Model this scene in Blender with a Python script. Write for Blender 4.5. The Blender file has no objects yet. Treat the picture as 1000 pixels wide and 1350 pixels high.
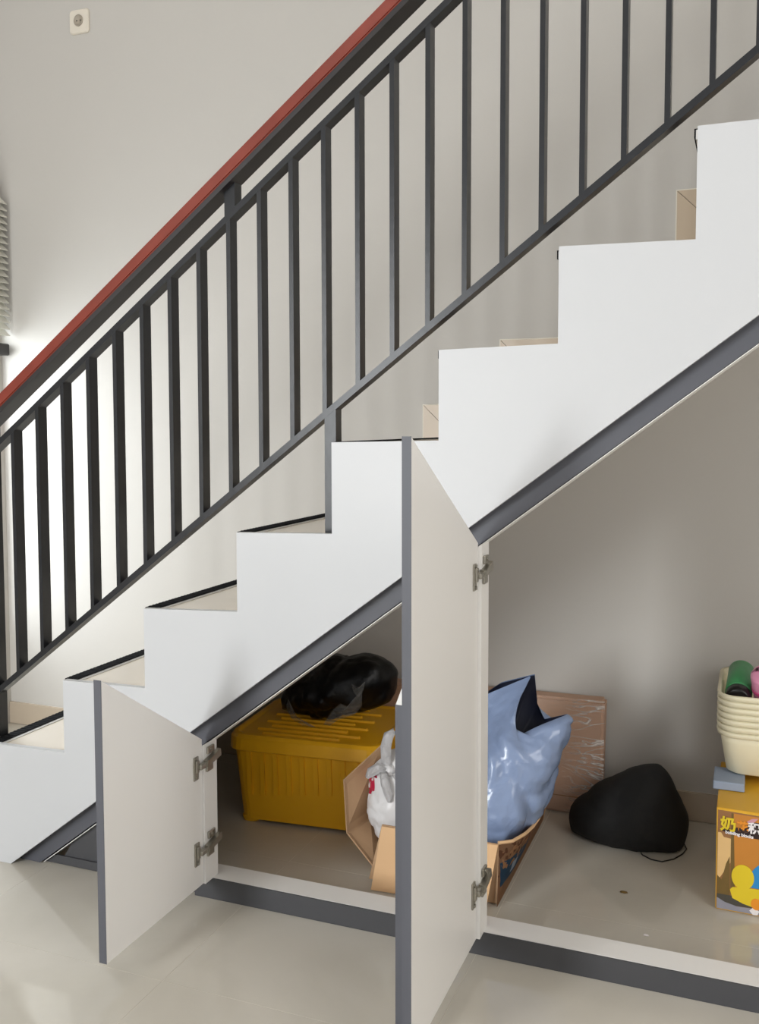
import bpy, bmesh, math, random
from mathutils import Vector, Matrix, noise

C = bpy.context.scene.collection
sc = bpy.context.scene

# ------------------------------------------------------------------ camera
cam_d = bpy.data.cameras.new('camera')
cam = bpy.data.objects.new('camera', cam_d)
C.objects.link(cam)
cam_d.sensor_width = 36.0
cam_d.sensor_fit = 'AUTO'
cam_d.lens = 1245.3 / 1350.0 * 36.0
cam_d.shift_y = (636.7 - 675.0) / 1350.0
cam_d.clip_start = 0.05
YAW, PITCH, ROLL = -0.3752, 0.0612, 0.0018
fw = Vector((math.sin(YAW) * math.cos(PITCH), math.cos(YAW) * math.cos(PITCH), -math.sin(PITCH)))
rt = Vector((math.cos(YAW), -math.sin(YAW), 0))
dn = fw.cross(rt)
r2 = rt * math.cos(ROLL) + dn * math.sin(ROLL)
d2 = dn * math.cos(ROLL) - rt * math.sin(ROLL)
m = Matrix((r2, -d2, -fw)).transposed().to_4x4()
m.translation = Vector((1.8729, -1.9120, 1.1600))
cam.matrix_world = m
sc.camera = cam

# ------------------------------------------------------------------ light
world = bpy.data.worlds.new('world')
sc.world = world
world.use_nodes = True
bg = world.node_tree.nodes['Background']
bg.inputs[0].default_value = (0.96, 0.98, 1.0, 1)
bg.inputs[1].default_value = 0.66


def area(name, loc, target, sx, sy, power, colour=(1, 1, 1)):
    l = bpy.data.lights.new(name, 'AREA')
    l.shape = 'RECTANGLE'
    l.size, l.size_y, l.energy, l.color = sx, sy, power, colour
    o = bpy.data.objects.new(name, l)
    C.objects.link(o)
    o.location = loc
    o.rotation_euler = (Vector(target) - Vector(loc)).to_track_quat('-Z', 'Y').to_euler()
    return o


area('window_daylight_left', (-0.955, 0.50, 1.05), (1.0, 0.45, 0.70), 0.75, 1.2, 21, (0.88, 0.95, 1.0))
area('front_door_daylight', (-0.85, -3.9, 1.2), (1.1, 0.4, 0.72), 1.5, 1.9, 195, (0.95, 0.98, 1.0))
area('side_fill', (4.1, -1.6, 1.5), (1.0, -0.2, 0.8), 2.0, 1.8, 46, (1.0, 0.98, 0.95))  # added fill lamp with no window behind it, brightens the doors' inner faces

sc.view_settings.view_transform = 'Standard'
sc.view_settings.look = 'None'
sc.view_settings.gamma = 1.0
sc.view_settings.use_curve_mapping = False
sc.view_settings.exposure = 0.17


# ------------------------------------------------------------------ materials
def lin(c):
    c = c / 255.0
    return c / 12.92 if c <= 0.04045 else ((c + 0.055) / 1.055) ** 2.4


def rgb(r, g, b):
    return (lin(r), lin(g), lin(b), 1.0)


def mat(name, colour, rough=0.6, metal=0.0, var=0.04, scale=6.0, bump=0.0, bscale=60.0, spec=0.5, coat=0.0):
    m = bpy.data.materials.new(name)
    m.use_nodes = True
    nt = m.node_tree
    b = nt.nodes['Principled BSDF']
    b.inputs['Roughness'].default_value = rough
    b.inputs['Metallic'].default_value = metal
    b.inputs['Specular IOR Level'].default_value = spec
    b.inputs['Coat Weight'].default_value = coat
    tc = nt.nodes.new('ShaderNodeTexCoord')
    n = nt.nodes.new('ShaderNodeTexNoise')
    n.inputs['Scale'].default_value = scale
    n.inputs['Detail'].default_value = 4
    nt.links.new(tc.outputs['Object'], n.inputs['Vector'])
    mx = nt.nodes.new('ShaderNodeMix')
    mx.data_type = 'RGBA'
    mx.inputs['A'].default_value = tuple(max(0, c * (1 - var)) for c in colour[:3]) + (1,)
    mx.inputs['B'].default_value = tuple(min(1, c * (1 + var)) for c in colour[:3]) + (1,)
    nt.links.new(n.outputs['Fac'], mx.inputs['Factor'])
    nt.links.new(mx.outputs['Result'], b.inputs['Base Color'])
    if bump:
        n2 = nt.nodes.new('ShaderNodeTexNoise')
        n2.inputs['Scale'].default_value = bscale
        n2.inputs['Detail'].default_value = 6
        nt.links.new(tc.outputs['Object'], n2.inputs['Vector'])
        bp = nt.nodes.new('ShaderNodeBump')
        bp.inputs['Strength'].default_value = bump
        bp.inputs['Distance'].default_value = 0.01
        nt.links.new(n2.outputs['Fac'], bp.inputs['Height'])
        nt.links.new(bp.outputs['Normal'], b.inputs['Normal'])
    return m


def bsdf(m):
    return m.node_tree.nodes['Principled BSDF']


M = {}
M['wall'] = mat('wall_paint', rgb(196, 192, 186), 0.85, var=0.02, scale=2, bump=0.03, bscale=90)
M['ceiling'] = mat('ceiling_paint', rgb(235, 233, 230), 0.9, var=0.02)
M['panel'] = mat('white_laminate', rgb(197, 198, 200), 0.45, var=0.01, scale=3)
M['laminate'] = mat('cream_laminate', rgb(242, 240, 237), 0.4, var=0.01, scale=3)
M['grey_edge'] = mat('grey_edge_band', rgb(82, 83, 90), 0.5, var=0.03)
M['grey_board'] = mat('dark_grey_board', rgb(68, 68, 71), 0.5, var=0.06, scale=14)
M['tile'] = mat('floor_tile', rgb(205, 197, 184), 0.07, var=0.05, scale=2.2)
M['grout'] = mat('grout', rgb(226, 220, 206), 0.7)
M['tread'] = mat('tread_tile', rgb(214, 204, 190), 0.2, var=0.04, scale=4)
M['skirt'] = mat('skirting_tile', rgb(196, 177, 153), 0.3, var=0.06, scale=8)
M['base'] = mat('baseboard_tile', rgb(190, 175, 156), 0.25, var=0.05, scale=6)
M['nosing'] = mat('black_grip', rgb(20, 20, 22), 0.9, spec=0.15)
M['alu'] = mat('nosing_metal', rgb(205, 203, 200), 0.4, 0.3)
M['iron'] = mat('black_iron', rgb(34, 35, 38), 0.3, 0.0, var=0.12, scale=30, bump=0.04, bscale=40, spec=0.38)
M['handrail'] = mat('red_brown_wood', rgb(124, 53, 41), 0.25, var=0.3, scale=9, bump=0.05, bscale=30)
M['under'] = mat('handrail_channel', rgb(36, 32, 32), 0.4, var=0.1, scale=20)
M['socket'] = mat('socket_plastic', rgb(226, 218, 204), 0.4)
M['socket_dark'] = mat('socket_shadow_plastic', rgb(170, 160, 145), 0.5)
M['metal'] = mat('hinge_nickel', rgb(170, 166, 156), 0.28, 0.85, var=0.15, scale=80)
M['yellow'] = mat('yellow_plastic', rgb(252, 186, 28), 0.38, var=0.05, scale=5)
M['card'] = mat('kraft_card', rgb(222, 182, 138), 0.8, var=0.06, scale=12, bump=0.05, bscale=80)
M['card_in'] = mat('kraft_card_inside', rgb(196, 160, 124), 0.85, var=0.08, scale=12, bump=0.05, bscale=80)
M['parcel'] = mat('parcel_card', rgb(192, 156, 132), 0.6, var=0.05, scale=6)
M['black_plastic'] = mat('black_bin_plastic', rgb(7, 7, 8), 0.38, var=0.2, bump=0.3, bscale=30, spec=0.3)
M['black_cloth'] = mat('black_fabric', rgb(13, 13, 14), 0.85, var=0.15, scale=20, bump=0.08, bscale=220)
M['mailer'] = mat('blue_grey_film', rgb(134, 152, 186), 0.25, var=0.05, scale=5, bump=0.5, bscale=14, coat=0.4)
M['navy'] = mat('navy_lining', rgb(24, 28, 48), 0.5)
M['white_bag'] = mat('white_bag_film', rgb(226, 224, 224), 0.35, var=0.06, scale=9, bump=0.3, bscale=18)
M['cream'] = mat('cream_plastic', rgb(238, 230, 200), 0.4, var=0.02)
M['green'] = mat('green_plastic', rgb(66, 150, 92), 0.35)
M['black'] = mat('black_plastic', rgb(18, 18, 20), 0.3)
M['pink'] = mat('pink_plastic', rgb(236, 158, 190), 0.4)
M['pink2'] = mat('deep_pink_trim', rgb(222, 92, 142), 0.4)
M['blue_card'] = mat('blue_grey_sheet', rgb(150, 163, 184), 0.6)
M['box_yellow'] = mat('printed_yellow', rgb(224, 172, 46), 0.45, var=0.04)
M['p_brown'] = mat('print_brown', rgb(150, 104, 62), 0.45, var=0.12, scale=20)
M['p_orange'] = mat('print_orange', rgb(196, 128, 48), 0.45, var=0.06, scale=12)
M['p_tan'] = mat('print_tan', rgb(226, 186, 126), 0.45, var=0.08, scale=20)
M['p_olive'] = mat('print_olive', rgb(112, 88, 42), 0.45, var=0.2, scale=40)
M['p_grey'] = mat('print_grey', rgb(150, 148, 158), 0.45, var=0.1, scale=20)
M['p_dark'] = mat('print_dark', rgb(74, 70, 62), 0.45, var=0.1, scale=20)
M['p_yellow'] = mat('print_yellow', rgb(224, 196, 40), 0.4, var=0.06, scale=20)
M['p_blue'] = mat('print_blue', rgb(46, 136, 196), 0.4, var=0.1, scale=20)
M['p_white'] = mat('print_white', rgb(240, 234, 234), 0.4)
M['p_black'] = mat('print_black', rgb(42, 22, 20), 0.5)
M['p_amber'] = mat('print_amber', rgb(232, 146, 40), 0.4)
M['p_pink'] = mat('print_pink', rgb(206, 150, 160), 0.45)
M['blind'] = mat('blind_slat', rgb(228, 226, 216), 0.6)
M['frame'] = mat('window_frame_white', rgb(235, 235, 235), 0.4)


def veined_tile():
    nt = M['tile'].node_tree
    b = bsdf(M['tile'])
    g = nt.nodes.new('ShaderNodeNewGeometry')
    n = nt.nodes.new('ShaderNodeTexNoise')
    n.inputs['Scale'].default_value = 1.6
    n.inputs['Detail'].default_value = 7
    n.inputs['Distortion'].default_value = 1.2
    nt.links.new(g.outputs['Position'], n.inputs['Vector'])
    r = nt.nodes.new('ShaderNodeValToRGB')
    r.color_ramp.elements[0].position = 0.35
    r.color_ramp.elements[0].color = rgb(195, 189, 177)
    r.color_ramp.elements[1].position = 0.65
    r.color_ramp.elements[1].color = rgb(206, 200, 189)
    nt.links.new(n.outputs['Fac'], r.inputs['Fac'])
    nt.links.new(r.outputs['Color'], b.inputs['Base Color'])


veined_tile()


def film_material():
    m = bpy.data.materials.new('clear_stretch_film')
    m.use_nodes = True
    nt = m.node_tree
    b = bsdf(m)
    b.inputs['Base Color'].default_value = rgb(245, 240, 235)
    b.inputs['Roughness'].default_value = 0.25
    tc = nt.nodes.new('ShaderNodeTexCoord')
    total = None
    for rot, sc_, off in ((0.95, (5, 1, 17), 0), (-0.75, (4, 1, 15), 5), (1.6, (3, 1, 14), 9)):
        mp = nt.nodes.new('ShaderNodeMapping')
        mp.inputs['Rotation'].default_value = (0, rot, 0)
        mp.inputs['Location'].default_value = (off, off, off)
        mp.inputs['Scale'].default_value = sc_
        nt.links.new(tc.outputs['Object'], mp.inputs['Vector'])
        n = nt.nodes.new('ShaderNodeTexNoise')
        n.inputs['Scale'].default_value = 1.0
        n.inputs['Detail'].default_value = 3
        n.inputs['Distortion'].default_value = 0.8
        nt.links.new(mp.outputs['Vector'], n.inputs['Vector'])
        r = nt.nodes.new('ShaderNodeValToRGB')
        e = r.color_ramp.elements
        e[0].position, e[0].color = 0.48, (0, 0, 0, 1)
        e[1].position, e[1].color = 0.52, (0, 0, 0, 1)
        k = e.new(0.50)
        k.color = (0.85, 0.85, 0.85, 1)
        nt.links.new(n.outputs['Fac'], r.inputs['Fac'])
        if total is None:
            total = r.outputs['Color']
        else:
            mx = nt.nodes.new('ShaderNodeMath')
            mx.operation = 'MAXIMUM'
            nt.links.new(total, mx.inputs[0])
            nt.links.new(r.outputs['Color'], mx.inputs[1])
            total = mx.outputs[0]
    # glints on the film painted in as pale streaks, strongest towards the right end
    sep = nt.nodes.new('ShaderNodeSeparateXYZ')
    nt.links.new(tc.outputs['Object'], sep.inputs[0])
    mr = nt.nodes.new('ShaderNodeMapRange')
    mr.inputs['From Min'].default_value = 1.36
    mr.inputs['From Max'].default_value = 1.46
    mr.inputs['To Min'].default_value = 0.06
    mr.inputs['To Max'].default_value = 1.0
    nt.links.new(sep.outputs['X'], mr.inputs['Value'])
    mu = nt.nodes.new('ShaderNodeMath')
    mu.operation = 'MULTIPLY_ADD'
    nt.links.new(total, mu.inputs[0])
    nt.links.new(mr.outputs['Result'], mu.inputs[1])
    mu.inputs[2].default_value = 0.03
    nt.links.new(mu.outputs[0], b.inputs['Alpha'])
    bp = nt.nodes.new('ShaderNodeBump')
    bp.inputs['Strength'].default_value = 0.5
    nt.links.new(n.outputs['Fac'], bp.inputs['Height'])
    nt.links.new(bp.outputs['Normal'], b.inputs['Normal'])
    return m


M['film'] = film_material()
M['torn'] = mat('torn_clear_film', rgb(150, 150, 148), 0.15, var=0.2, scale=30, bump=0.4, bscale=40)


def crumple(m, scale, strength):
    nt = m.node_tree
    tc = nt.nodes.new('ShaderNodeTexCoord')
    n = nt.nodes.new('ShaderNodeTexNoise')
    n.inputs['Scale'].default_value = scale * .6
    nt.links.new(tc.outputs['Object'], n.inputs['Vector'])
    mx = nt.nodes.new('ShaderNodeMix')
    mx.data_type = 'RGBA'
    mx.inputs['Factor'].default_value = .12
    nt.links.new(tc.outputs['Object'], mx.inputs['A'])
    nt.links.new(n.outputs['Color'], mx.inputs['B'])
    v = nt.nodes.new('ShaderNodeTexVoronoi')
    v.inputs['Scale'].default_value = scale
    v.inputs['Detail'].default_value = 2
    nt.links.new(mx.outputs['Result'], v.inputs['Vector'])
    bp = nt.nodes.new('ShaderNodeBump')
    bp.inputs['Strength'].default_value = strength
    bp.inputs['Distance'].default_value = .02
    nt.links.new(v.outputs['Distance'], bp.inputs['Height'])
    nt.links.new(bp.outputs['Normal'], bsdf(m).inputs['Normal'])


crumple(M['mailer'], 9, .35)
crumple(M['white_bag'], 26, .3)
bsdf(M['torn']).inputs['Alpha'].default_value = 0.32


def masked(name, base, base_rough, bumps, masks):
    """base colour with flat printed patches; masks: (colour, box min, box max, noise scale, threshold) in object space"""
    m = mat(name, base, base_rough, var=0.06, scale=10, bump=bumps[0], bscale=bumps[1])
    nt = m.node_tree
    b = bsdf(m)
    src = b.inputs['Base Color'].links[0].from_socket
    tc = nt.nodes.new('ShaderNodeTexCoord')
    sep = nt.nodes.new('ShaderNodeSeparateXYZ')
    nt.links.new(tc.outputs['Object'], sep.inputs[0])

    def math_node(op, a, bv):
        n = nt.nodes.new('ShaderNodeMath')
        n.operation = op
        for i, v in enumerate((a, bv)):
            if isinstance(v, (int, float)):
                n.inputs[i].default_value = v
            else:
                nt.links.new(v, n.inputs[i])
        return n.outputs[0]
    for colour, lo, hi, ns, th in masks:
        f = None
        for k in range(3):
            for op, v in (('GREATER_THAN', lo[k]), ('LESS_THAN', hi[k])):
                if v is None:
                    continue
                t = math_node(op, sep.outputs[k], v)
                f = t if f is None else math_node('MULTIPLY', f, t)
        if ns:
            n = nt.nodes.new('ShaderNodeTexNoise')
            n.inputs['Scale'].default_value = ns
            n.inputs['Detail'].default_value = 1
            nt.links.new(tc.outputs['Object'], n.inputs['Vector'])
            f = math_node('MULTIPLY', f, math_node('GREATER_THAN', n.outputs['Fac'], th))
        mx = nt.nodes.new('ShaderNodeMix')
        mx.data_type = 'RGBA'
        nt.links.new(f, mx.inputs['Factor'])
        nt.links.new(src, mx.inputs['A'])
        mx.inputs['B'].default_value = colour
        src = mx.outputs['Result']
    nt.links.new(src, b.inputs['Base Color'])
    return m


# ------------------------------------------------------------------ helpers
def finish(name, bm, material, parent=None, smooth=False, loc=None):
    me = bpy.data.meshes.new(name)
    bmesh.ops.recalc_face_normals(bm, faces=bm.faces[:])
    bm.to_mesh(me)
    bm.free()
    if smooth:
        for p in me.polygons:
            p.use_smooth = True
    me.materials.append(material)
    o = bpy.data.objects.new(name, me)
    C.objects.link(o)
    if parent is not None:
        o.parent = parent
        if loc is None:
            o.matrix_parent_inverse = pinv(parent)
    return o


def pinv(p):
    m = Matrix.Identity(4)
    q = p
    while q is not None:
        local = Matrix.LocRotScale(q.location, q.rotation_euler, q.scale)
        m = (q.matrix_parent_inverse @ local) @ m if q.parent else local @ m
        q = q.parent
    return m.inverted()


def thing(name, label, cat, loc, group=None):
    o = bpy.data.objects.new(name, None)
    o.empty_display_size = 0.05
    C.objects.link(o)
    o.location = loc
    return tag(o, label, cat, group)


def tag(o, label, cat, group=None):
    o['label'] = label
    o['category'] = cat
    if group:
        o['group'] = group
    return o


def struct(o):
    o['kind'] = 'structure'
    return o


def box(bm, x0, x1, y0, y1, z0, z1, bevel=0.0):
    r = bmesh.ops.create_cube(bm, size=1.0)
    for v in r['verts']:
        v.co = Vector((x0 + (v.co.x + .5) * (x1 - x0), y0 + (v.co.y + .5) * (y1 - y0), z0 + (v.co.z + .5) * (z1 - z0)))
    if bevel:
        es = list({e for v in r['verts'] for e in v.link_edges})
        bmesh.ops.bevel(bm, geom=es, offset=bevel, segments=2, affect='EDGES', profile=0.5)


def hexa(bm, p):
    """8 points: bottom loop 0-3, top loop 4-7"""
    v = [bm.verts.new(q) for q in p]
    for f in ((3, 2, 1, 0), (4, 5, 6, 7), (0, 1, 5, 4), (1, 2, 6, 5), (2, 3, 7, 6), (3, 0, 4, 7)):
        bm.faces.new([v[i] for i in f])


def prism(bm, poly, y0, y1):
    """polygon of (x, z) extruded from y0 to y1"""
    a = [bm.verts.new((x, y0, z)) for x, z in poly]
    b = [bm.verts.new((x, y1, z)) for x, z in poly]
    bm.faces.new(a)
    bm.faces.new(b[::-1])
    n = len(poly)
    for i in range(n):
        bm.faces.new((a[i], b[i], b[(i + 1) % n], a[(i + 1) % n]))


def prism_x(bm, poly, x0, x1):
    a = [bm.verts.new((x0, y, z)) for y, z in poly]
    b = [bm.verts.new((x1, y, z)) for y, z in poly]
    bm.faces.new(a)
    bm.faces.new(b[::-1])
    n = len(poly)
    for i in range(n):
        bm.faces.new((a[i], b[i], b[(i + 1) % n], a[(i + 1) % n]))


def tube(bm, pts, r, seg=8):
    pts = [Vector(p) for p in pts]
    rings = []
    for i, p in enumerate(pts):
        d = (pts[min(i + 1, len(pts) - 1)] - pts[max(i - 1, 0)]).normalized()
        up = Vector((0, 0, 1)) if abs(d.z) < 0.9 else Vector((1, 0, 0))
        a = d.cross(up).normalized()
        b = a.cross(d)
        rings.append([bm.verts.new(p + (a * math.cos(t) + b * math.sin(t)) * r)
                      for t in (2 * math.pi * k / seg for k in range(seg))])
    for q, w in zip(rings, rings[1:]):
        for k in range(seg):
            bm.faces.new((q[k], q[(k + 1) % seg], w[(k + 1) % seg], w[k]))
    bm.faces.new(rings[0][::-1])
    bm.faces.new(rings[-1])


def loft(bm, rings, cap0=True, cap1=True):
    vs = [[bm.verts.new(p) for p in r] for r in rings]
    n = len(vs[0])
    for q, w in zip(vs, vs[1:]):
        for k in range(n):
            bm.faces.new((q[k], q[(k + 1) % n], w[(k + 1) % n], w[k]))
    if cap0:
        bm.faces.new(vs[0][::-1])
    if cap1:
        bm.faces.new(vs[-1])
    return vs


def rrect(cx, cy, w, d, r, z, n=5, tilt=0.0):
    """rounded rectangle loop"""
    out = []
    for (sx, sy, a0) in ((1, 1, 0), (-1, 1, 90), (-1, -1, 180), (1, -1, 270)):
        for k in range(n):
            a = math.radians(a0 + 90 * k / (n - 1))
            out.append(Vector((cx + sx * (w / 2 - r) + r * math.cos(a), cy + sy * (d / 2 - r) + r * math.sin(a), z)))
    return out


def slab(name, pts, t, material, parent, nrm=None, smooth=False):
    """thin solid from a planar polygon of 3D points"""
    pts = [Vector(p) for p in pts]
    n = (pts[1] - pts[0]).cross(pts[2] - pts[0]).normalized()
    bm = bmesh.new()
    a = [bm.verts.new(p) for p in pts]
    b = [bm.verts.new(p + n * t) for p in pts]
    bm.faces.new(a)
    bm.faces.new(b[::-1])
    k = len(pts)
    for i in range(k):
        bm.faces.new((a[i], b[i], b[(i + 1) % k], a[(i + 1) % k]))
    return finish(name, bm, material, parent)


def outline_blob(centre, poly, depth, sub=4, wr=0.0, ws=8.0, floor=None, fine=0.0, seed=0.0, skew=0.0):
    """solid with a given front outline (x, z) and real depth, wrinkled"""
    cx, cy, cz = centre
    ang = sorted((math.atan2(z - cz, x - cx), math.hypot(x - cx, z - cz)) for x, z in poly)

    def rad(t):
        n = len(ang)
        for i in range(n):
            a0, r0 = ang[i - 1]
            a1, r1 = ang[i]
            if i == 0:
                a0 -= 2 * math.pi
                tt = t if t <= a1 else t - 2 * math.pi
            else:
                tt = t
            if a0 <= tt <= a1:
                f = (tt - a0) / max(a1 - a0, 1e-6)
                return r0 + (r1 - r0) * f
        return ang[0][1]
    bm = bmesh.new()
    bmesh.ops.create_icosphere(bm, subdivisions=sub, radius=1.0)
    for v in bm.verts:
        d = v.co.normalized()
        r = rad(math.atan2(d.z, d.x))
        h = math.hypot(d.x, d.z)
        p = Vector((cx + d.x * r, cy + d.y * depth + skew * d.z * r, cz + d.z * r))
        q = p * ws + Vector((seed, seed * 2, 0))
        w = noise.noise(q) * wr + (abs(noise.noise(q * 2.3)) - 0.3) * wr * 0.8 + (abs(noise.noise(q * 5.1)) - .3) * fine
        p += Vector((d.x * 0.5, d.y, d.z * 0.5)).normalized() * w * (1.0 if h < .93 else .5)
        if floor is not None and p.z < floor:
            p.z = floor + 0.002 * noise.noise(p * 30)
            p.z = max(p.z, floor)
        v.co = p
    return bm


# ------------------------------------------------------------------ the room
WB = 0.948          # the wall behind the stairs
XL = -0.805         # wall on the left
bm = bmesh.new()
box(bm, XL - .16, 4.2, WB, WB + .12, -.06, 3.3)
wall_back = struct(finish('wall_back', bm, M['wall']))
bm = bmesh.new()
for y0, y1, z0, z1 in ((-4.6, .12, -.06, 3.3), (.12, .90, -.06, .42), (.12, .90, 2.05, 3.3), (.90, WB, -.06, 3.3)):
    box(bm, XL - .16, XL, y0, y1, z0, z1)
wall_left = struct(finish('wall_left', bm, M['wall']))
bm = bmesh.new()
box(bm, 4.2, 4.35, -4.6, WB + .12, -.06, 3.3)
struct(finish('wall_right', bm, M['wall']))
bm = bmesh.new()
box(bm, XL - .16, 4.35, -4.6, WB + .12, 3.3, 3.4)
struct(finish('ceiling', bm, M['ceiling']))
bm = bmesh.new()
box(bm, XL, 4.2, -4.6, WB, -.06, -.0004)
floor = struct(finish('floor', bm, M['grout']))
tiles = {}
S = 0.583
for i in range(-4, 7):
    for j in range(-9, 4):
        x0, y0 = 0.75 + S * i, -0.303 + S * j
        x1, y1 = min(x0 + S, 4.2), min(y0 + S, WB)
        x0, y0 = max(x0, XL), max(y0, -4.6)
        if x1 - x0 < .03 or y1 - y0 < .03:
            continue
        g = 0.0005
        key = (round(x1 - x0, 3), round(y1 - y0, 3))
        if key not in tiles:
            bm = bmesh.new()
            box(bm, -key[0] / 2 + g, key[0] / 2 - g, -key[1] / 2 + g, key[1] / 2 - g, -.0004, 0)
            t = finish('floor_tile', bm, M['tile'], floor)
            tiles[key] = t
        else:
            t = tiles[key].copy()
            C.objects.link(t)
        t.location = ((x0 + x1) / 2, (y0 + y1) / 2, 0)

# baseboard of tiles along the back wall
bm = bmesh.new()
box(bm, XL, 2.6, WB - .002, WB, 0, .0845)
bb = struct(finish('baseboard_back', bm, M['grout']))
x = XL
while x < 2.55:
    x1 = min(x + .40, 2.6)
    bm = bmesh.new()
    box(bm, x + .001, x1 - .001, WB - .011, WB - .002, 0.001, .085, .001)
    finish('baseboard_tile', bm, M['base'], bb)
    x = x1

# window in the left wall, blind half lowered
win = struct(thing('window_1', '', '', (XL, .51, .42)))
del win['label'], win['category']
for a in ((.12, .16, .42, 2.05), (.86, .90, .42, 2.05), (.16, .86, .42, .46), (.16, .86, 2.01, 2.05)):
    bm = bmesh.new()
    box(bm, XL - .13, XL - .07, a[0], a[1], a[2], a[3], .003)
    finish('window_frame', bm, M['frame'], win)
gl = mat('window_glass', rgb(220, 230, 232), 0.02)
bsdf(gl).inputs['Alpha'].default_value = 0.08
bm = bmesh.new()
box(bm, XL - .103, XL - .099, .161, .859, .461, 2.009)
finish('pane', bm, gl, win)
blind = thing('venetian_blind', 'pale venetian blind half lowered over the window left of the stairs', 'blind', (XL + .035, .53, 2.06))
bm = bmesh.new()
box(bm, XL + .002, XL + .022, .13, .90, 2.03, 2.07, .003)
finish('head_rail', bm, M['blind'], blind)
zz = 2.01
while zz > 1.50:
    bm = bmesh.new()
    prism(bm, [(XL + .006, zz + .022), (XL + .056, zz - .022), (XL + .058, zz - .020), (XL + .008, zz + .024)], .14, .93)
    finish('slat', bm, M['blind'], blind)
    zz -= .0245
bm = bmesh.new()
box(bm, XL + .012, XL + .055, .14, .93, 1.425, 1.470, .006)
finish('bottom_rail', bm, M['under'], blind)
for yy in (.25, .82):
    bm = bmesh.new()
    tube(bm, [(XL + .033, yy, 2.03), (XL + .033, yy, 1.46)], .0012, 6)
    finish('cord', bm, M['frame'], blind)

# ------------------------------------------------------------------ staircase
XN = [0.0, .2515, .501, .762, 1.0055, 1.2545, 1.506, 1.7655, 2.015, 2.265, 2.45]
ZL = [.318, .512, .714, .911, 1.122, 1.318, 1.516, 1.722, 1.922, 2.122]
ZR = [.324, .517, .725, .918, 1.127, 1.323, 1.511, 1.722, 1.922, 2.122]
ZT = [min(a, b) - .004 for a, b in zip(ZL, ZR)]


def under(x):       # underside line of the stair's front board
    return .752 * x - .0497


stairs = thing('staircase', 'white stepped staircase with cream tiled treads and black ribbed nosings', 'staircase', (1.2, .45, 0))
poly = [(0, 0), (.067, 0), (2.45, under(2.45))]
for k in range(9, -1, -1):
    poly += [(XN[k + 1], ZR[k]), (XN[k], ZL[k])]
bm = bmesh.new()
prism(bm, poly, 0, .016)
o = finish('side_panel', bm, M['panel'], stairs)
o['label'] = 'white laminate board cut to the zigzag of the steps'
for k in range(10):
    bm = bmesh.new()
    box(bm, XN[k] + .004, XN[k + 1] + (.0 if k == 9 else .004), .0165, WB - .001, ZT[k] - .03, ZT[k], .001)
    tr = finish('tread', bm, M['tread'], stairs)
    z0 = 0 if k == 0 else ZT[k - 1]
    bm = bmesh.new()
    box(bm, XN[k] + .004, XN[k] + .018, .0165, WB - .001, z0 + .0005, ZT[k] - .0305)
    finish('riser', bm, M['tread'], stairs)
    # nosing: metal profile with a ribbed black insert
    z = ZT[k]
    bm = bmesh.new()
    prism(bm, [(XN[k] - .004, z - .016), (XN[k] + .003, z - .016), (XN[k] + .003, z), (XN[k] + .038, z),
               (XN[k] + .038, z + .002), (XN[k] - .004, z + .002)], .017, WB - .012)
    ns = finish('nosing', bm, M['alu'], stairs)
    bm = bmesh.new()
    prism(bm, [(XN[k] - .007, z - .013), (XN[k] - .0045, z - .013), (XN[k] - .0045, z + .0025), (XN[k] + .028, z + .0025),
               (XN[k] + .028, z + .004), (XN[k] - .007, z + .004)], .017, WB - .012)
    y = .03
    while y < WB - .03:
        box(bm, XN[k] - .006, XN[k] + .027, y, y + .006, z + .0042, z + .0052)
        y += .014
    finish('grip_insert', bm, M['nosing'], ns)
# grey band under the front board
bm = bmesh.new()
hexa(bm, [(.135, .033, .0005), (2.45, .033, under(2.45) - .0495), (2.45, .105, under(2.45) - .0495), (.135, .105, .0005),
          (.067, .033, .0005), (2.45, .033, under(2.45) + .05), (2.45, .105, under(2.45) + .05), (.067, .105, .0005)])
o = finish('edge_beam', bm, M['grey_edge'], stairs)
o['label'] = 'grey sloping beam along the underside'
bm = bmesh.new()
hexa(bm, [(.150, .034, .005), (2.45, .034, under(2.45) - .0515), (2.45, .104, under(2.45) - .0515), (.150, .104, .005),
          (.146, .034, .004), (2.45, .034, under(2.45) - .050), (2.45, .104, under(2.45) - .050), (.146, .104, .004)])
finish('beam_lining', bm, M['laminate'], stairs)

# stepped skirting on the wall beside the treads
sk = struct(thing('trim_1', '', '', (1, WB, 1.2)))
del sk['label'], sk['category']
d = .105
for k in range(3, 10):
    xa, xb, z = XN[k], XN[k + 1], ZT[k]
    zp = 0 if k == 0 else ZT[k - 1]
    g = .0008
    for nm, p in (('skirting_tile', [(xa - g, zp + g), (xa - g, z), (xa - d, z + d - g), (xa - d, zp + (d if k else 0) + g)]),
                  ('skirting_tile', [(xa + g, z + g), (xb - g, z + g), (xb - d - g, z + d), (xa - d + g, z + d)])):
        bm = bmesh.new()
        prism(bm, p, WB - .010, WB - .0005)
        finish(nm, bm, M['skirt'], sk)
    bm = bmesh.new()
    prism(bm, [(xa - d - .003, z + d + .003), (xb - d - .003, z + d + .003), (xb - d - .003, z + d), (xa - d, z + d),
               (xa - d, zp + (d if k else 0)), (xa - d - .003, zp + (d if k else 0))], WB - .009, WB - .0006)
    finish('grout_line', bm, M['grout'], sk)

# ------------------------------------------------------------------ railing
rail = thing('stair_railing', 'black iron stair railing with upright flat bars and a red-brown wooden handrail', 'railing', (0, .066, 0))
Y0, Y1 = .05, .083


def lowz(x):
    return .443 + .7578 * x


def topz(x):
    return 1.113 + .7555 * x


X9 = 2.42


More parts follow.
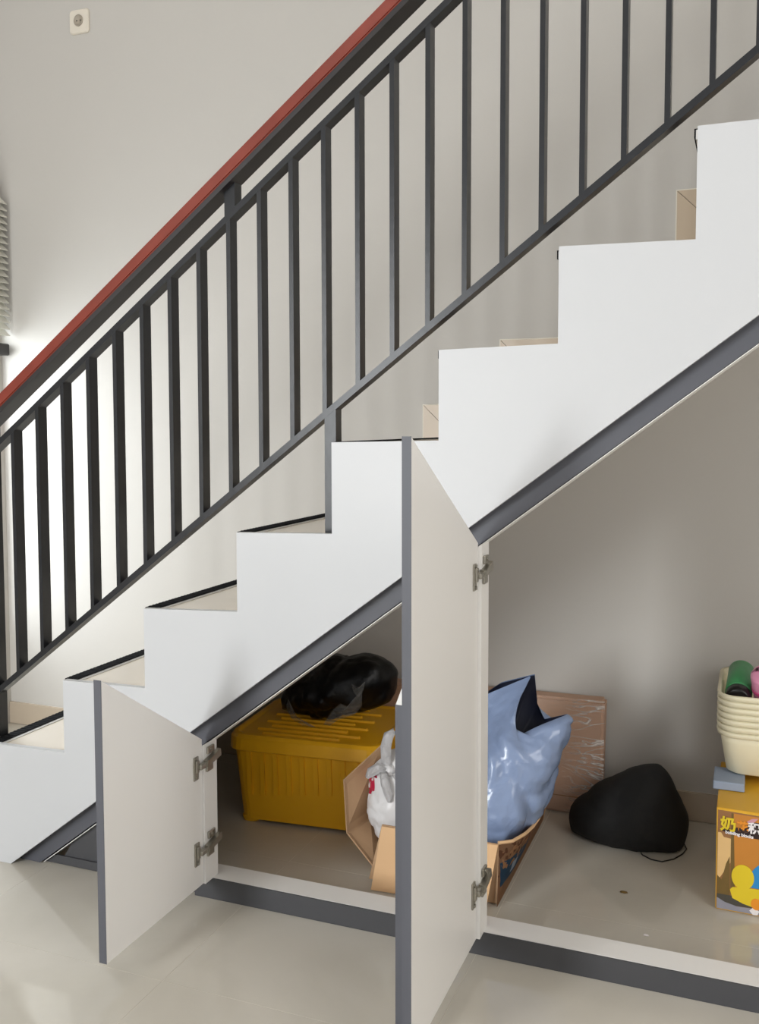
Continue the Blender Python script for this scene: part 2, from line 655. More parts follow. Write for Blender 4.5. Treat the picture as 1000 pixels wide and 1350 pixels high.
def bar(name, f, x0, x1, h, y0, y1, material, bev=0.0):
    bm = bmesh.new()
    hexa(bm, [(x0, y0, f(x0)), (x1, y0, f(x1)), (x1, y1, f(x1)), (x0, y1, f(x0)),
              (x0, y0, f(x0) + h), (x1, y0, f(x1) + h), (x1, y1, f(x1) + h), (x0, y1, f(x0) + h)])
    if bev:
        bmesh.ops.bevel(bm, geom=bm.edges[:], offset=bev, segments=2, affect='EDGES')
    return finish(name, bm, material, rail)


bar('bottom_rail', lowz, -.035, X9, .018, Y0, Y1, M['iron'])
bar('top_rail', lambda x: topz(x) - .018, -.035, X9, .018, Y0, Y1, M['iron'])
hr = bar('handrail', lambda x: 1.214 + .7625 * x - .035, -.05, X9, .035, .03, .088, M['handrail'], .003)
hr['label'] = 'red-brown wooden handrail'
bar('handrail_channel', lambda x: 1.214 + .7625 * x - .050, -.05, X9, .0145, .033, .084, M['under'])
for k in range(29):
    x = .0615 + .0822 * k
    if x > X9 - .02:
        break
    bm = bmesh.new()
    a, b = x - .0055, x + .0055
    hexa(bm, [(a, Y0 + .0005, lowz(a) + .012), (b, Y0 + .0005, lowz(b) + .012), (b, Y1 - .0005, lowz(b) + .012), (a, Y1 - .0005, lowz(a) + .012),
              (a, Y0 + .0005, topz(a) - .012), (b, Y0 + .0005, topz(b) - .012), (b, Y1 - .0005, topz(b) - .012), (a, Y1 - .0005, topz(a) - .012)])
    finish('baluster', bm, M['iron'], rail)
for x0, x1, za, zb in ((.710, .738, lambda x: topz(x) - .004, lambda x: 1.214 + .7625 * x - .045),
                       (1.62, 1.648, lambda x: topz(x) - .004, lambda x: 1.214 + .7625 * x - .045),
                       (-.036, -.008, lambda x: .0005, lambda x: 1.214 + .7625 * x - .045),
                       (.9655, .9935, lambda x: ZT[3] + .0055, lambda x: lowz(x) + .004)):
    bm = bmesh.new()
    hexa(bm, [(x0, .0505, za(x0)), (x1, .0505, za(x1)), (x1, .0825, za(x1)), (x0, .0825, za(x0)),
              (x0, .0505, zb(x0)), (x1, .0505, zb(x1)), (x1, .0825, zb(x1)), (x0, .0825, zb(x0))])
    finish('post', bm, M['iron'], rail)

# ------------------------------------------------------------------ cupboard under the stairs
cup = thing('under_stair_cupboard', 'white cupboard frame with three open doors built in below the sloping stairs', 'cupboard', (1.1, .06, 0))
bm = bmesh.new()
box(bm, .615, 2.45, .036, .105, .0005, .052)
finish('sill', bm, M['laminate'], cup)
bm = bmesh.new()
box(bm, .615, 2.45, .0315, .0355, .0005, .0515)
o = finish('plinth', bm, M['grey_board'], cup)
o['label'] = 'dark grey kick board'
bm = bmesh.new()
prism(bm, [(.19, .003), (.628, .003), (.628, under(.628) - .056), (.23, under(.23) - .056)], .050, .066)
o = finish('filler_panel', bm, M['grey_board'], cup)
o['label'] = 'dark grey triangular filler left of the small door'
bm = bmesh.new()
prism(bm, [(.13, .0015), (.613, .0015), (.613, .024), (.160, .024)], .044, .0495)
finish('filler_base', bm, M['grey_board'], cup)
bm = bmesh.new()
prism(bm, [(.630, .0525), (.666, .0525), (.666, under(.666) - .055), (.630, under(.63) - .055)], .001, .058)
finish('jamb', bm, M['laminate'], cup)
bm = bmesh.new()
prism(bm, [(1.300, .0525), (1.3495, .0525), (1.3495, under(1.3495) - .055), (1.300, under(1.30) - .055)], .002, .060)
finish('jamb', bm, M['laminate'], cup)


def door(label, xa, xb, yf, zb, zh, zf, inner):
    """leaf standing open along Y; xa..xb thickness, yf free edge; inner = +1 when the inner face looks to +X"""
    bm = bmesh.new()
    prism_x(bm, [(-.0005, zb), (yf + .0012, zb), (yf + .0012, zf - .0012 * abs((zf - zh) / yf)), (-.0005, zh)], xa, xb)
    o = finish('door', bm, M['laminate'], cup)
    o['label'] = label
    bm = bmesh.new()
    prism_x(bm, [(yf + .001, zb), (yf, zb), (yf, zf), (yf + .001, zf)], xa - .0004, xb + .0004)
    e = finish('edge_band', bm, M['grey_edge'], o)
    e['label'] = 'grey edge band'
    return o


def hinge(dr, x, z, s, jx):
    """x inner face of the leaf, s its side, jx jamb face"""
    bm = bmesh.new()

    def b(x0, x1, *r, **k):
        box(bm, min(x0, x1), max(x0, x1), *r, **k)
    b(x, x + s * .004, -.040, -.020, z - .030, z + .026, bevel=.0012)
    b(x + s * .003, x + s * .009, -.036, -.024, z - .012, z + .018, bevel=.002)
    b(x + s * .004, x + s * .016, -.028, .006, z - .006, z + .007, bevel=.003)
    hexa(bm, [(x + s * .006, -.004, z - .004), (x + s * .020, -.004, z - .004), (x + s * .020, .056, z + .006), (x + s * .006, .056, z + .006),
              (x + s * .006, -.004, z + .010), (x + s * .020, -.004, z + .010), (x + s * .018, .056, z + .022), (x + s * .008, .056, z + .022)])
    b(jx + s * .0005, jx + s * .006, .010, .040, z + .020, z + .038, bevel=.002)
    b(jx + s * .0005, jx + s * .006, .006, .034, z - .022, z - .002, bevel=.002)
    tube(bm, [(jx + s * .005, .025, z + .030), (jx + s * .0085, .025, z + .030)], .004, 10)
    tube(bm, [(x + s * .003, -.030, z + .021), (x + s * .0065, -.030, z + .021)], .004, 10)
    tube(bm, [(x + s * .003, -.030, z - .024), (x + s * .0065, -.030, z - .024)], .004, 10)
    finish('hinge', bm, M['metal'], dr)


d1 = door('small white door at the low left end with a sloping top, open', .6435, .661, -.371, .054, .409, .646, 1)
hinge(d1, .661, .349, 1, .666)
hinge(d1, .661, .140, 1, .666)
d2 = door('tall white door in the middle with a steep sloping top, open', 1.326, 1.342, -.420, .054, .912, 1.141, 1)
hinge(d2, 1.342, .846, 1, 1.3495)
hinge(d2, 1.342, .166, 1, 1.3495)
d3 = door('white door seen edge-on just left of the tall door', 1.283, 1.3005, -.338, .054, .885, .655, -1)
hinge(d3, 1.283, .60, -1, 1.300)
hinge(d3, 1.283, .17, -1, 1.300)

# ------------------------------------------------------------------ wall socket
so = thing('wall_socket', 'square cream wall socket high on the upper left of the wall', 'socket', (-.407, WB, 2.61))
bm = bmesh.new()
rings = []
for (w, yy) in ((.084, .0), (.084, -.006), (.078, -.010)):
    rings.append([Vector((-.407 + p.x, WB + yy, 2.61 + p.y)) for p in rrect(0, 0, w, w, .012, 0)])
loft(bm, rings)
finish('face_plate', bm, M['socket'], so)
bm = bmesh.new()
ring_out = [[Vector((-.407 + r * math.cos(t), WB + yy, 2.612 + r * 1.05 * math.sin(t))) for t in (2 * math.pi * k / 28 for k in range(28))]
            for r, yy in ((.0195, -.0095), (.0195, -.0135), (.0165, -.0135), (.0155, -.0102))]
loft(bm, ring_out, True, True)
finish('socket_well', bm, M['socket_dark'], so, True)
bm = bmesh.new()
for s in (-1, 1):
    tube(bm, [(-.407 + s * .008, WB - .0100, 2.612), (-.407 + s * .008, WB - .0108, 2.612)], .0025, 10)
finish('pin_hole', bm, M['black'], so)

# ------------------------------------------------------------------ yellow storage box
BX = thing('storage_box', 'yellow ribbed plastic storage box with a lid, behind the small door', 'box', (.66, .66, 0))
BX.rotation_euler = (0, 0, math.radians(5.0))
BW, BD = .478, .400
RB = BX.matrix_basis.to_3x3() if False else Matrix.Rotation(math.radians(5.0), 3, 'Z')
BO = Vector((.468, .428, 0))     # front left corner of the lid


def bp(x, y, z):
    return BO + RB @ Vector((x, y, z))


def bring(x0, x1, y0, y1, r, z):
    return [bp(p.x, p.y, p.z) for p in rrect((x0 + x1) / 2, (y0 + y1) / 2, x1 - x0, y1 - y0, r, z, 6)]


bm = bmesh.new()
ins = .012
loft(bm, [bring(.040, BW - .040, .040, BD - .040, .03, .012), bring(.030, BW - .030, .030, BD - .030, .035, .0005 + .010),
          bring(.030, BW - .030, .030, BD - .030, .035, .020), bring(ins, BW - ins, ins, BD - ins, .04, .232)])
# feet
for fx in (.0325, BW - .0845):
    for fy in (.0325, BD - .0745):
        loft(bm, [bring(fx + .002, fx + .050, fy + .002, fy + .040, .018, .0006), bring(fx, fx + .052, fy, fy + .042, .018, .016)])
finish('tub', bm, M['yellow'], BX, False)
for k in range(9):
    x = .060 + .041 * k
    bm = bmesh.new()
    z0, z1 = .085 + .004 * k, .226

    def fy(z):
        return .030 + (ins - .030) * (z - .02) / .212
    hexa(bm, [bp(x, fy(z0) + .001, z0), bp(x + .016, fy(z0) + .001, z0), bp(x + .016, fy(z1) + .004, z0), bp(x, fy(z1) + .004, z0),
              bp(x, fy(z1) - .005, z1), bp(x + .016, fy(z1) - .005, z1), bp(x + .016, fy(z1) + .004, z1), bp(x, fy(z1) + .004, z1)])
    bmesh.ops.bevel(bm, geom=bm.edges[:], offset=.0015, segments=2, affect='EDGES')
    finish('tub_rib', bm, M['yellow'], BX)
bm = bmesh.new()
loft(bm, [bring(.004, BW - .004, .004, BD - .004, .045, .220), bring(0, BW, 0, BD, .048, .224), bring(0.002, BW - .002, .002, BD - .002, .047, .258),
          bring(.009, BW - .009, .009, BD - .009, .044, .267), bring(.020, BW - .020, .020, BD - .020, .036, .268),
          bring(.030, BW - .030, .030, BD - .030, .032, .264)])
lid = finish('lid', bm, M['yellow'], BX, False)
for k in range(9):
    y = .034 + .036 * k
    bm = bmesh.new()
    xa = .10 if k % 2 == 0 else .07
    xb = BW - (.14 if k % 2 == 0 else .09)
    hexa(bm, [bp(xa, y, .262), bp(xb, y, .262), bp(xb, y + .013, .262), bp(xa, y + .013, .262),
              bp(xa + .003, y + .003, .270), bp(xb - .003, y + .003, .270), bp(xb - .003, y + .010, .270), bp(xa + .003, y + .010, .270)])
    finish('lid_ridge', bm, M['yellow'], lid)

# ------------------------------------------------------------------ black plastic bag on the box
bb_t = thing('plastic_bag', 'black plastic bag slumped on the lid of the yellow box', 'bag', (.70, .70, .27))
poly = [(0.492, 0.276), (0.543, 0.346), (0.609, 0.419), (0.686, 0.456), (0.723, 0.445), (0.761, 0.463), (0.835, 0.465), (0.883, 0.44), (0.909, 0.415),
        (0.897, 0.377), (0.880, 0.331), (0.81, 0.300), (0.748, 0.287), (0.697, 0.270), (0.608, 0.270), (0.542, 0.272)]
poly = [(min(max(x, .52), .90), z) for x, z in poly]
bm = outline_blob((.705, .70, .355), poly, .125, 5, .020, 9.0, .2705, .008)
finish('bag_body', bm, M['black_plastic'], bb_t, True)
random.seed(4)


def torn(pts, amp=.006):
    bm = bmesh.new()
    vs = []
    c = sum((Vector(p) for p in pts), Vector()) / len(pts)
    cv = bm.verts.new(c + Vector((0, -.006, 0)))
    vs = [bm.verts.new(Vector(p) + Vector((0, random.uniform(-amp, amp), 0))) for p in pts]
    for i in range(len(vs)):
        bm.faces.new((cv, vs[i], vs[(i + 1) % len(vs)]))
    r = bmesh.ops.solidify(bm, geom=bm.faces[:], thickness=.0008)
    return finish('torn_film', bm, M['torn'], bb_t)


torn([(.725, .555, .287), (.752, .560, .330), (.775, .562, .352), (.800, .566, .345), (.810, .570, .362), (.838, .575, .395),
      (.835, .575, .345), (.815, .570, .320), (.790, .560, .312), (.770, .555, .305), (.745, .55, .285)])
torn([(.600, .575, .345), (.612, .570, .315), (.640, .560, .292), (.680, .552, .276), (.700, .55, .274), (.655, .552, .274), (.615, .560, .288), (.592, .57, .318)])
torn([(.812, .575, .385), (.828, .572, .372), (.842, .575, .395), (.846, .576, .42), (.834, .574, .404), (.82, .575, .40), (.806, .575, .412)], .003)

# ------------------------------------------------------------------ wrapped flat parcel against the wall
pc = thing('flat_parcel', 'long flat cardboard parcel in clear film leaning on the back wall', 'parcel', (1.13, .89, 0))


def lean(x, z, y):
    return Vector((x, y + .04 * z, z))


bm = bmesh.new()
x0, x1 = .772, 1.486
loft(bm, [[lean(x, z, y) for x, z in ((x0, .0008), (x1 - .006, .0008), (x1, .347), (x0 + .006, .338))] for y in (.857, .918)])
bmesh.ops.bevel(bm, geom=bm.edges[:], offset=.008, segments=3, affect='EDGES')
finish('carton', bm, M['parcel'], pc)
bm = bmesh.new()
nx, nz = 40, 22
g = [[bm.verts.new(lean(1.15 + (x1 + .001 - 1.15) * i / nx, .004 + (.345) * j / nz,
                        .8555 - .0035 * abs(noise.noise(Vector((i * .35, j * .22, 3)))) - .002 * abs(noise.noise(Vector((i * .9, j * .8, 1))))))
      for j in range(nz + 1)] for i in range(nx + 1)]
for i in range(nx):
    for j in range(nz):
        bm.faces.new((g[i][j], g[i + 1][j], g[i + 1][j + 1], g[i][j + 1]))
o = finish('stretch_film', bm, M['film'], pc, True)
o['label'] = 'wrinkled clear stretch film'
bm = bmesh.new()
hexa(bm, [lean(1.28, .052, .8562), lean(1.474, .052, .8562), lean(1.474, .052, .860), lean(1.28, .052, .860),
          lean(1.28, .055, .8562), lean(1.474, .055, .8562), lean(1.474, .055, .860), lean(1.28, .055, .860)])
finish('flap_seam', bm, M['p_brown'], pc)

# ------------------------------------------------------------------ open carton with flaps
ct = thing('open_carton', 'open brown carton with folded-out flaps behind the tall door', 'carton', (1.16, .5, 0))
M['carton_print'] = masked('carton_print', rgb(150, 112, 82), .7, (.05, 60), [
    (rgb(112, 72, 48), (None, None, .070), (None, None, .2), 45, .52),
    (rgb(46, 78, 104), (None, .262, .042), (None, .50, .102), 0, 0),
    (rgb(178, 132, 92), (None, .265, .080), (None, .44, .135), 55, .55),
    (rgb(168, 182, 196), (None, .325, .052), (None, .365, .082), 0, 0)])
bm = bmesh.new()
box(bm, .985, 1.322, .270, .778, .0008, .005)
finish('base', bm, M['card_in'], ct)
slab('front_wall', [(.985, .268, .002), (1.324, .262, .002), (1.324, .266, .148), (1.02, .270, .148)], .004, M['card_in'], ct)
slab('back_wall', [(.985, .780, .002), (1.326, .780, .002), (1.368, .795, .21), (.98, .795, .20)], -.004, M['card_in'], ct)
slab('left_wall', [(.983, .31, .004), (.983, .47, .004), (.925, .42, .095), (.893, .33, .080)], .004, M['card_in'], ct)
slab('left_wall', [(.984, .475, .004), (.984, .778, .004), (.978, .778, .15), (.958, .475, .12)], .004, M['card_in'], ct)
slab('left_flap', [(.893, .33, .082), (.925, .42, .097), (.961, .42, .301), (.885, .33, .223)], .004, M['card_in'], ct)
f2 = slab('front_flap', [(1.022, .259, .147), (1.323, .259, .147), (1.303, .224, .003), (1.012, .210, .003)], .004, M['card'], ct)
f2['label'] = 'light tan flap hanging down to the floor'
bm = bmesh.new()
base_l = [(1.326, .240 + .54 * t) for t in [i / 10 for i in range(11)]]
rim = [(1.324, .266, .148), (1.354, .290, .148), (1.374, .339, .148), (1.382, .39, .148), (1.386, .438, .150), (1.386, .495, .158), (1.385, .55, .165),
       (1.383, .60, .173), (1.381, .65, .18), (1.378, .71, .19), (1.374, .785, .205)]
rows = []
for j in range(7):
    t = j / 6
    row = []
    for i in range(11):
        bx_, by_ = base_l[i]
        rx, ry, rz = rim[i]
        row.append(bm.verts.new((bx_ + (rx - bx_) * t ** 1.3, by_ + (ry - by_) * t, .002 + (rz - .002) * t + (.003 * noise.noise(Vector((i * 1.3, 0, 0))) if j == 6 else 0))))
    rows.append(row)
for j in range(6):
    for i in range(10):
        bm.faces.new((rows[j][i], rows[j][i + 1], rows[j + 1][i + 1], rows[j + 1][i]))
bmesh.ops.solidify(bm, geom=bm.faces[:], thickness=.005)
o = finish('right_wall', bm, M['carton_print'], ct, True)
o['label'] = 'bulging carton side with brown and blue print'
bm = bmesh.new()
tube(bm, [Vector(p) + Vector((-.002, 0, .002 + .003 * noise.noise(Vector((i * 2.1, 5, 0))))) for i, p in enumerate(rim)], .0042, 6)
finish('torn_rim', bm, M['card'], ct)

# ------------------------------------------------------------------ blue grey mailer bag standing in the carton
mb = thing('mailer_bag', 'shiny blue-grey plastic bag with a dark open mouth, standing in the carton', 'bag', (1.22, .45, .006))
NR = 110


def base_pt(a):
    return Vector((1.222 + .096 * math.cos(a), .415 + .110 * math.sin(a), .020))


def mid_pt(a):
    return Vector((1.278 + .160 * math.cos(a), .455 + .135 * math.sin(a), .28 + .03 * math.cos(a)))


rim_key = [(-20, (1.444, .475, .418)), (0, (1.446, .485, .418)), (40, (1.379, .525, .385)), (75, (1.360, .525, .425)), (105, (1.357, .505, .509)),
           (140, (1.27, .50, .480)), (180, (1.20, .47, .43)), (215, (1.25, .45, .462)), (250, (1.352, .485, .509)), (275, (1.335, .435, .463)), (300, (1.319, .405, .396)), (320, (1.348, .400, .380)),
           (333, (1.386, .425, .399)), (340, (1.444, .475, .418))]


def rim_pt(a):
    dg = math.degrees(a) % 360
    if dg > 340:
        dg -= 360
    for (a0, p0), (a1, p1) in zip(rim_key, rim_key[1:]):
        if a0 <= dg <= a1:
            f = (dg - a0) / (a1 - a0)
            return Vector(p0).lerp(Vector(p1), f)
    return Vector(rim_key[0][1])


def bag_pt(a, t):
    b, m_, r = base_pt(a), mid_pt(a), rim_pt(a)
    ctl = m_ * 2 - (b + r) * .5
    p = b * (1 - t) ** 2 + ctl * 2 * t * (1 - t) + r * t * t
    q = p * 9
    q = Vector((q.x, q.y, q.z * .7 + q.x * .6)) + Vector((noise.noise(q * .8), noise.noise(q * .8 + Vector((9, 0, 0))), 0)) * .6
    w = (abs(noise.noise(q)) - .25) * .032 + (abs(noise.noise(q * 2.2 + Vector((3, 1, 7)))) - .25) * .013 + (abs(noise.noise(q * 5)) - .25) * .004
    fade = min(1, (1 - t) * 6, t * 5 + .15)
    n = Vector((math.cos(a), math.sin(a), 0))
    p = p + n * w * fade
    return p


bm = bmesh.new()
T = [i / 70 for i in range(71)]
loft(bm, [[bag_pt(2 * math.pi * k / NR, t) for k in range(NR)] for t in T], True, False)
finish('bag_body', bm, M['mailer'], mb, True)
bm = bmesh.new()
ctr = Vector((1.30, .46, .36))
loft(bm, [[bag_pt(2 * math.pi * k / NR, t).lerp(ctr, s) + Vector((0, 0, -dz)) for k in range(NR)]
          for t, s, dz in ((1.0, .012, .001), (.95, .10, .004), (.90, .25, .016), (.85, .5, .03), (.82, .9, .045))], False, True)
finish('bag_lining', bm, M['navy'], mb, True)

# ------------------------------------------------------------------ white carrier bag in the carton
M['white_print'] = masked('white_bag_print', rgb(226, 224, 224), .35, (.3, 18), [
    (rgb(190, 28, 70), (.938, None, .178), (.968, .42, .248), 26, .50),
    (rgb(190, 28, 70), (.955, None, .235), (1.01, .40, .262), 20, .48)])
wb = thing('carrier_bag', 'white knotted carrier bag with red print in the left of the carton', 'bag', (1.02, .42, .006))
poly = [(0.938, 0.187), (0.947, 0.247), (0.972, 0.274), (0.995, 0.295), (1.03, 0.30), (1.065, 0.287), (1.097, 0.21), (1.097, 0.108), (1.044, 0.038), (0.985, 0.037), (0.952, 0.085)]
bm = outline_blob((1.015, .395, .165), poly, .075, 5, .012, 12, .008, .006, 3.0)
finish('bag_body', bm, M['white_print'], wb, True)


def ribbon(pts, w, name='handle'):
    bm = bmesh.new()
    pts = [Vector(p) for p in pts]
    rows = []
    for i, p in enumerate(pts):
        d_ = (pts[min(i + 1, len(pts) - 1)] - pts[max(i - 1, 0)]).normalized()
        s = d_.cross(Vector((0, -1, 0.2))).normalized()
        ww = w[i] if isinstance(w, (list, tuple)) else w
        rows.append([bm.verts.new(p + s * ww * k + Vector((0, -.006 * (1 - k * k), 0))) for k in (-1, -.5, 0, .5, 1)])
    for a, b in zip(rows, rows[1:]):
        for k in range(4):
            bm.faces.new((a[k], a[k + 1], b[k + 1], b[k]))
    bmesh.ops.solidify(bm, geom=bm.faces[:], thickness=.0015)
    return finish(name, bm, M['white_bag'], wb, True)


ribbon([(1.005, .345, .250), (1.002, .342, .285), (1.000, .345, .320), (1.006, .35, .350), (1.022, .355, .366)], [.012, .014, .015, .014, .006])
ribbon([(1.010, .335, .262), (.985, .330, .268), (.962, .332, .252), (.950, .338, .236)], [.012, .014, .013, .006])
ribbon([(1.000, .326, .262), (1.008, .320, .235), (1.018, .318, .205), (1.020, .322, .185)], [.010, .013, .012, .006])
ribbon([(1.03, .33, .262), (1.045, .335, .24), (1.05, .335, .21)], [.010, .012, .008])
bm = bmesh.new()
bmesh.ops.create_icosphere(bm, subdivisions=3, radius=1)
for v in bm.verts:
    dd = v.co.copy()
    v.co = Vector((1.010, .342, .262)) + Vector((dd.x * .018, dd.y * .014, dd.z * .014)) * (1 + .3 * noise.noise(dd * 3))
finish('knot', bm, M['white_bag'], wb, True)

# ------------------------------------------------------------------ black drawstring bag on the floor
db = thing('drawstring_bag', 'black cloth drawstring bag lying on the floor right of the carton', 'bag', (1.58, .77, 0))
poly = [(1.408, 0.040), (1.417, 0.08), (1.457, 0.112), (1.52, 0.165), (1.552, 0.187), (1.593, 0.208), (1.65, 0.218), (1.675, 0.199), (1.702, 0.153), (1.722, 0.113),
        (1.735, 0.077), (1.728, 0.033), (1.718, 0.002), (1.678, -0.01), (1.628, -0.02), (1.576, -0.02), (1.513, -0.02), (1.459, -0.01), (1.430, 0.0), (1.413, 0.005)]
bm = outline_blob((1.58, .748, .085), poly, .118, 5, .010, 6, .0008, .002, 1.0)
finish('bag_body', bm, M['black_cloth'], db, True)
bm = bmesh.new()
cp = [(1.610, .680, .006), (1.621, .655, .002), (1.646, .636, .002), (1.674, .633, .002), (1.702, .660, .002), (1.722, .700, .002), (1.730, .735, .002), (1.722, .762, .004), (1.700, .775, .012)]
tube(bm, cp, .0018, 6)
finish('draw_cord', bm, M['black'], db, True)

# ------------------------------------------------------------------ printed toy box
tb = thing('toy_box', 'yellow printed toy box at the right edge under the cream baskets', 'box', (1.95, .59, 0))
TX0, TX1, TY0, TY1, TZ = 1.814, 2.14, .430, .760, .249
bm = bmesh.new()
hexa(bm, [(TX0, TY0, .0008), (TX1, TY0 - .01, .0008), (TX1, TY1, .0008), (TX0, TY1, .0008),
          (TX0 - .001, TY0, TZ), (TX1, TY0 - .01, TZ), (TX1, TY1, TZ), (TX0 - .001, TY1, TZ)])
bmesh.ops.bevel(bm, geom=bm.edges[:], offset=.0015, segments=2, affect='EDGES')
finish('carton', bm, M['box_yellow'], tb)
cnt = [0]


def flat(name, poly, material, lift):
    """flat print on the front of the box"""
    bm = bmesh.new()

    def yy(x):
        return TY0 - .01 * (x - TX0) / (TX1 - TX0)
    a = [bm.verts.new((x, yy(x) - lift, z)) for x, z in poly]
    b = [bm.verts.new((x, yy(x) - lift + .0006, z)) for x, z in poly]
    bm.faces.new(a)
    bm.faces.new(b[::-1])
    n = len(poly)
    for i in range(n):
        bm.faces.new((a[i], b[i], b[(i + 1) % n], a[(i + 1) % n]))
    return finish(name, bm, material, tb)


def ell(cx, cz, rx, rz, n=28, a0=0, a1=360):
    return [(cx + rx * math.cos(math.radians(a0 + (a1 - a0) * k / n)), cz + rz * math.sin(math.radians(a0 + (a1 - a0) * k / n))) for k in range(n + (0 if a1 - a0 == 360 else 1))]


L = .0008
flat('printed_picture', [(TX0 + .002, .004), (TX1 - .002, .004), (TX1 - .002, .238), (TX0 + .002, .244)], M['p_brown'], L)
flat('printed_wall', [(1.857, .06), (TX1 - .004, .06), (TX1 - .004, .236), (1.850, .240)], M['p_orange'], L * 1.6)
flat('printed_wall', [(1.847, .06), (1.857, .06), (1.851, .24), (1.846, .24)], M['p_olive'], L * 1.8)
flat('printed_pillar', [(1.817, .07), (1.826, .085), (1.846, .12), (1.846, .178), (1.830, .180), (1.824, .19), (1.817, .19)], M['p_tan'], L * 2.0)
flat('printed_plants', [(1.817, .04), (1.846, .04), (1.844, .135), (1.836, .115), (1.827, .075), (1.817, .085)], M['p_olive'], L * 2.2)
flat('printed_table', [(1.817, .004), (TX1 - .004, .004), (TX1 - .004, .03), (1.86, .016), (1.817, .031)], M['p_grey'], L * 2.4)
flat('printed_table_top', [(1.817, .031), (1.835, .022), (1.86, .017), (TX1 - .004, .030), (TX1 - .004, .040), (1.817, .040)], M['p_dark'], L * 2.6)
flat('printed_flag', [(1.881, .226), (1.892, .234), (1.905, .236), (1.885, .212)], M['p_pink'], L * 2.4)
# generic block-toy shape: yellow body under a blue dome
flat('printed_block', [(1.846, .055), (1.852, .035), (1.875, .026), (1.912, .018), (2.03, .018), (2.05, .05), (2.03, .066), (1.90, .066), (1.852, .062)], M['p_yellow'], L * 3.0)
flat('printed_dome', ell(1.955, .068, .072, .075, 24, 0, 180), M['p_blue'], L * 3.3)
flat('printed_block', ell(1.874, .090, .025, .030), M['p_yellow'], L * 3.7)
flat('printed_block', ell(1.905, .030, .012, .014), M['p_amber'], L * 3.7)
flat('printed_scrap', [(1.890, .012), (1.897, .02), (1.912, .014), (1.908, .004), (1.898, .003)], M['p_white'], L * 3.4)
# title lettering
flat('title_backing', [(1.822, .197), (1.84, .190), (1.93, .186), (1.99, .186), (1.99, .226), (1.90, .226), (1.884, .224), (1.876, .206), (1.858, .208), (1.85, .200), (1.83, .206)], M['p_black'], L * 3.0)


def text(s, x, z, size, material, lift, name, rot=0.0, off=0.0):
    cu = bpy.data.curves.new(name, 'FONT')
    cu.body = s
    cu.size = size
    cu.extrude = .0003
    cu.offset = off
    t = bpy.data.objects.new(name, cu)
    C.objects.link(t)
    dg = bpy.context.evaluated_depsgraph_get()
    me = bpy.data.meshes.new_from_object(t.evaluated_get(dg))
    bpy.data.objects.remove(t)
    bpy.data.curves.remove(cu)
    me.materials.clear()
    me.materials.append(material)
    o = bpy.data.objects.new(name, me)
    C.objects.link(o)
    o.parent = tb
    o.matrix_parent_inverse = pinv(tb)
    o.location = (x, TY0 - .01 * (x - TX0) / (TX1 - TX0) - lift, z)
    o.rotation_euler = (math.pi / 2, rot, -.031)
    return o


text('奶', 1.8215, .200, .036, M['p_yellow'], L * 4.2, 'title_character', 0, .0012)
text('花', 1.8585, .203, .026, M['p_amber'], L * 4.2, 'title_character', 0, .0010)
text('积', 1.8830, .202, .028, M['p_white'], L * 4.2, 'title_character', 0, .0010)
text('木', 1.9120, .202, .028, M['p_white'], L * 4.2, 'title_character', 0, .0010)
text('building blocks', 1.833, .1905, .0105, M['p_white'], L * 4.2, 'subtitle', .05, .0004)

# ------------------------------------------------------------------ grey sheet and nested baskets on the toy box
sh = bmesh.new()
box(sh, 1.800, 1.874, .545, .655, TZ + .0008, TZ + .022, .003)
tag(finish('folded_sheet', sh, M['blue_card']), 'small blue-grey folded sheet lying on the toy box under the baskets', 'sheet')

BXc, BYc = 1.99, .735


def basket(k, label):
    zb = TZ + .0235 + .0158 * k
    t = thing('storage_basket', label, 'basket', (BXc, BYc, zb), 'cream baskets nested on the toy box')
    bm = bmesh.new()
    H = .112

    def ring(w, d_, z, r):
        return [Vector((p.x, p.y, z)) for p in rrect(BXc, BYc, w, d_, r, 0, 7)]
    w0, d0, w1, d1_ = .322, .270, .358, .306

    def at(z, i_=0.0, r=.040):
        f = z / H
        return ring(w0 + (w1 - w0) * f - i_, d0 + (d1_ - d0) * f - i_, zb + z, r - i_ / 2)
    loft(bm, [at(0, .02, .042), at(.006), at(H - .03), at(H), at(H, .0030), at(H - .03, .0030), at(.008, .0030), at(.006, .02, .042)])
    finish('shell', bm, M['cream'], t, True)
    bm = bmesh.new()
    loft(bm, [at(H - .0125, .0005), at(H - .0115, -.014, .046), at(H - .002, -.016, .047), at(H + .0012, -.010, .045), at(H + .0012, .0025)], False, False)
    finish('rim', bm, M['cream'], t, True)
    return t


names = ['lowest cream basket of the nested stack, its plain side showing below the rims',
         'second cream basket from the bottom of the nested stack',
         'third cream basket from the bottom of the nested stack',
         'middle cream basket of the nested stack of seven',
         'third cream basket from the top of the nested stack',
         'second cream basket from the top of the nested stack',
         'topmost cream basket of the stack, holding a green bottle and a pink case']
for k in range(7):
    basket(k, names[k])
zt = TZ + .0235 + .0158 * 6
bo = thing('green_bottle', 'green bottle with a black ribbed cap lying in the topmost basket', 'bottle', (1.86, .72, zt + .012))


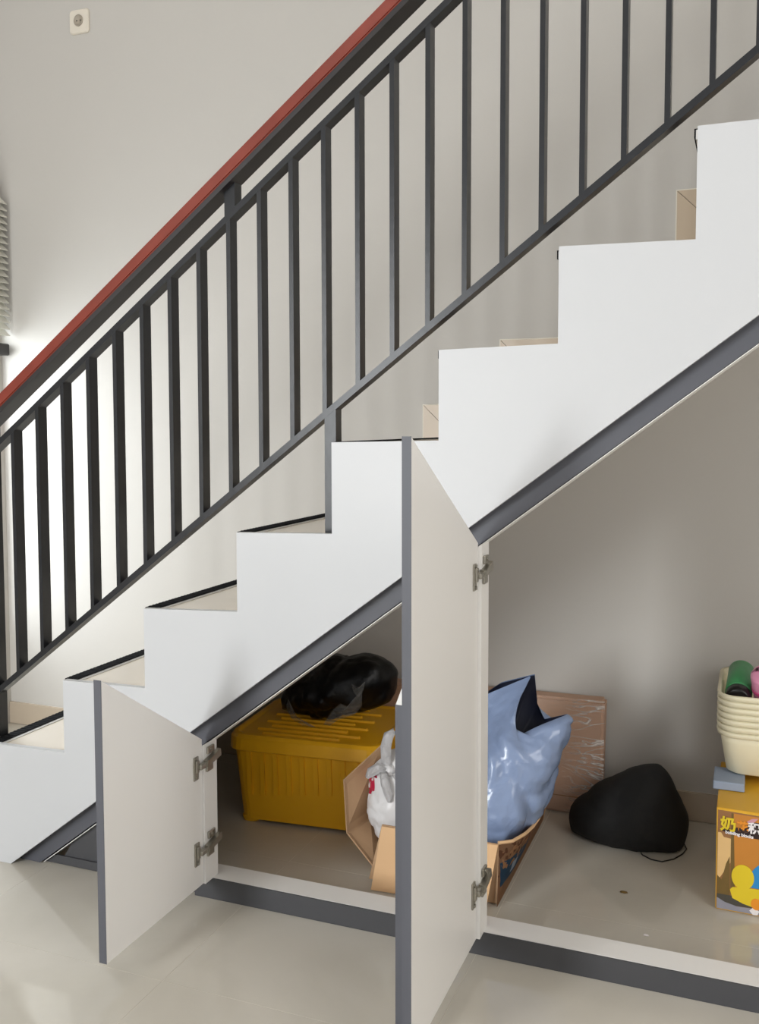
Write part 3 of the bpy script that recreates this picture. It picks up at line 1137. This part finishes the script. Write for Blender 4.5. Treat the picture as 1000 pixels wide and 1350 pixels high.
def cyl(name, p0, p1, radii, material, parent):
    p0, p1 = Vector(p0), Vector(p1)
    d_ = (p1 - p0).normalized()
    a = d_.cross(Vector((0, 0, 1))).normalized()
    b = a.cross(d_)
    bm = bmesh.new()
    loft(bm, [[p0.lerp(p1, f) + (a * math.cos(t) + b * math.sin(t)) * r for t in (2 * math.pi * k / 32 for k in range(32))] for f, r in radii])
    return finish(name, bm, material, parent, True)


cyl('bottle_body', (1.854, .650, zt + .100), (1.860, .800, zt + .126), [(0, .030), (.02, .033), (.95, .033), (1, .026)], M['green'], bo)
cyl('bottle_cap', (1.8525, .618, zt + .0935), (1.8543, .652, zt + .1005), [(0, .026), (.06, .030), (.9, .031), (1, .029)], M['black'], bo)
pk = thing('pink_case', 'rounded pink plastic case propped in the topmost basket', 'case', (1.95, .66, zt + .012))
for nm, zc, h, mt, gr in (('case_half', .030, .052, M['pink'], 0), ('case_half', -.026, .052, M['pink'], 0), ('case_band', .002, .007, M['pink2'], .003)):
    bm = bmesh.new()
    rings = []
    for f in [i / 10 for i in range(11)]:
        zz = (f - .5) * h
        if gr:
            q = 0
        else:
            edge = 1 if (zc > 0) == (f > .5) else 0
            q = (.020 * max(0, (abs(f - .5) * 2)) ** 3) if edge else 0
        rings.append([Vector((p.x, p.y, zc + zz)) for p in rrect(0, 0, .15 + gr - q * 2, .085 + gr - q * 2, .040 - q * .4, 0, 7)])
    loft(bm, rings)
    Rm = Matrix.Translation((1.961, .648, zt + .130)) @ Matrix.Rotation(.35, 4, 'X') @ Matrix.Rotation(-.15, 4, 'Y')
    bm.transform(Rm)
    finish(nm, bm, mt, pk, True)

# ------------------------------------------------------------------ specks on the cupboard floor
for x, y, r, lb in ((1.600, .429, .006, 'small brown crumb on the cupboard floor in front of the black drawstring bag'),
                    (1.672, .244, .004, 'small pale paper crumb nearest the white sill on the cupboard floor')):
    bm = bmesh.new()
    bmesh.ops.create_icosphere(bm, subdivisions=2, radius=1)
    for v in bm.verts:
        dd = v.co.copy()
        s = 1 + .5 * noise.noise(dd * 2 + Vector((x, y, 0)))
        v.co = Vector((x + dd.x * r * 1.5 * s, y + dd.y * r * s, max(.0004, .002 + dd.z * .002)))
    tag(finish('crumb', bm, M['p_olive'] if r > .005 else M['p_white']), lb, 'crumb')
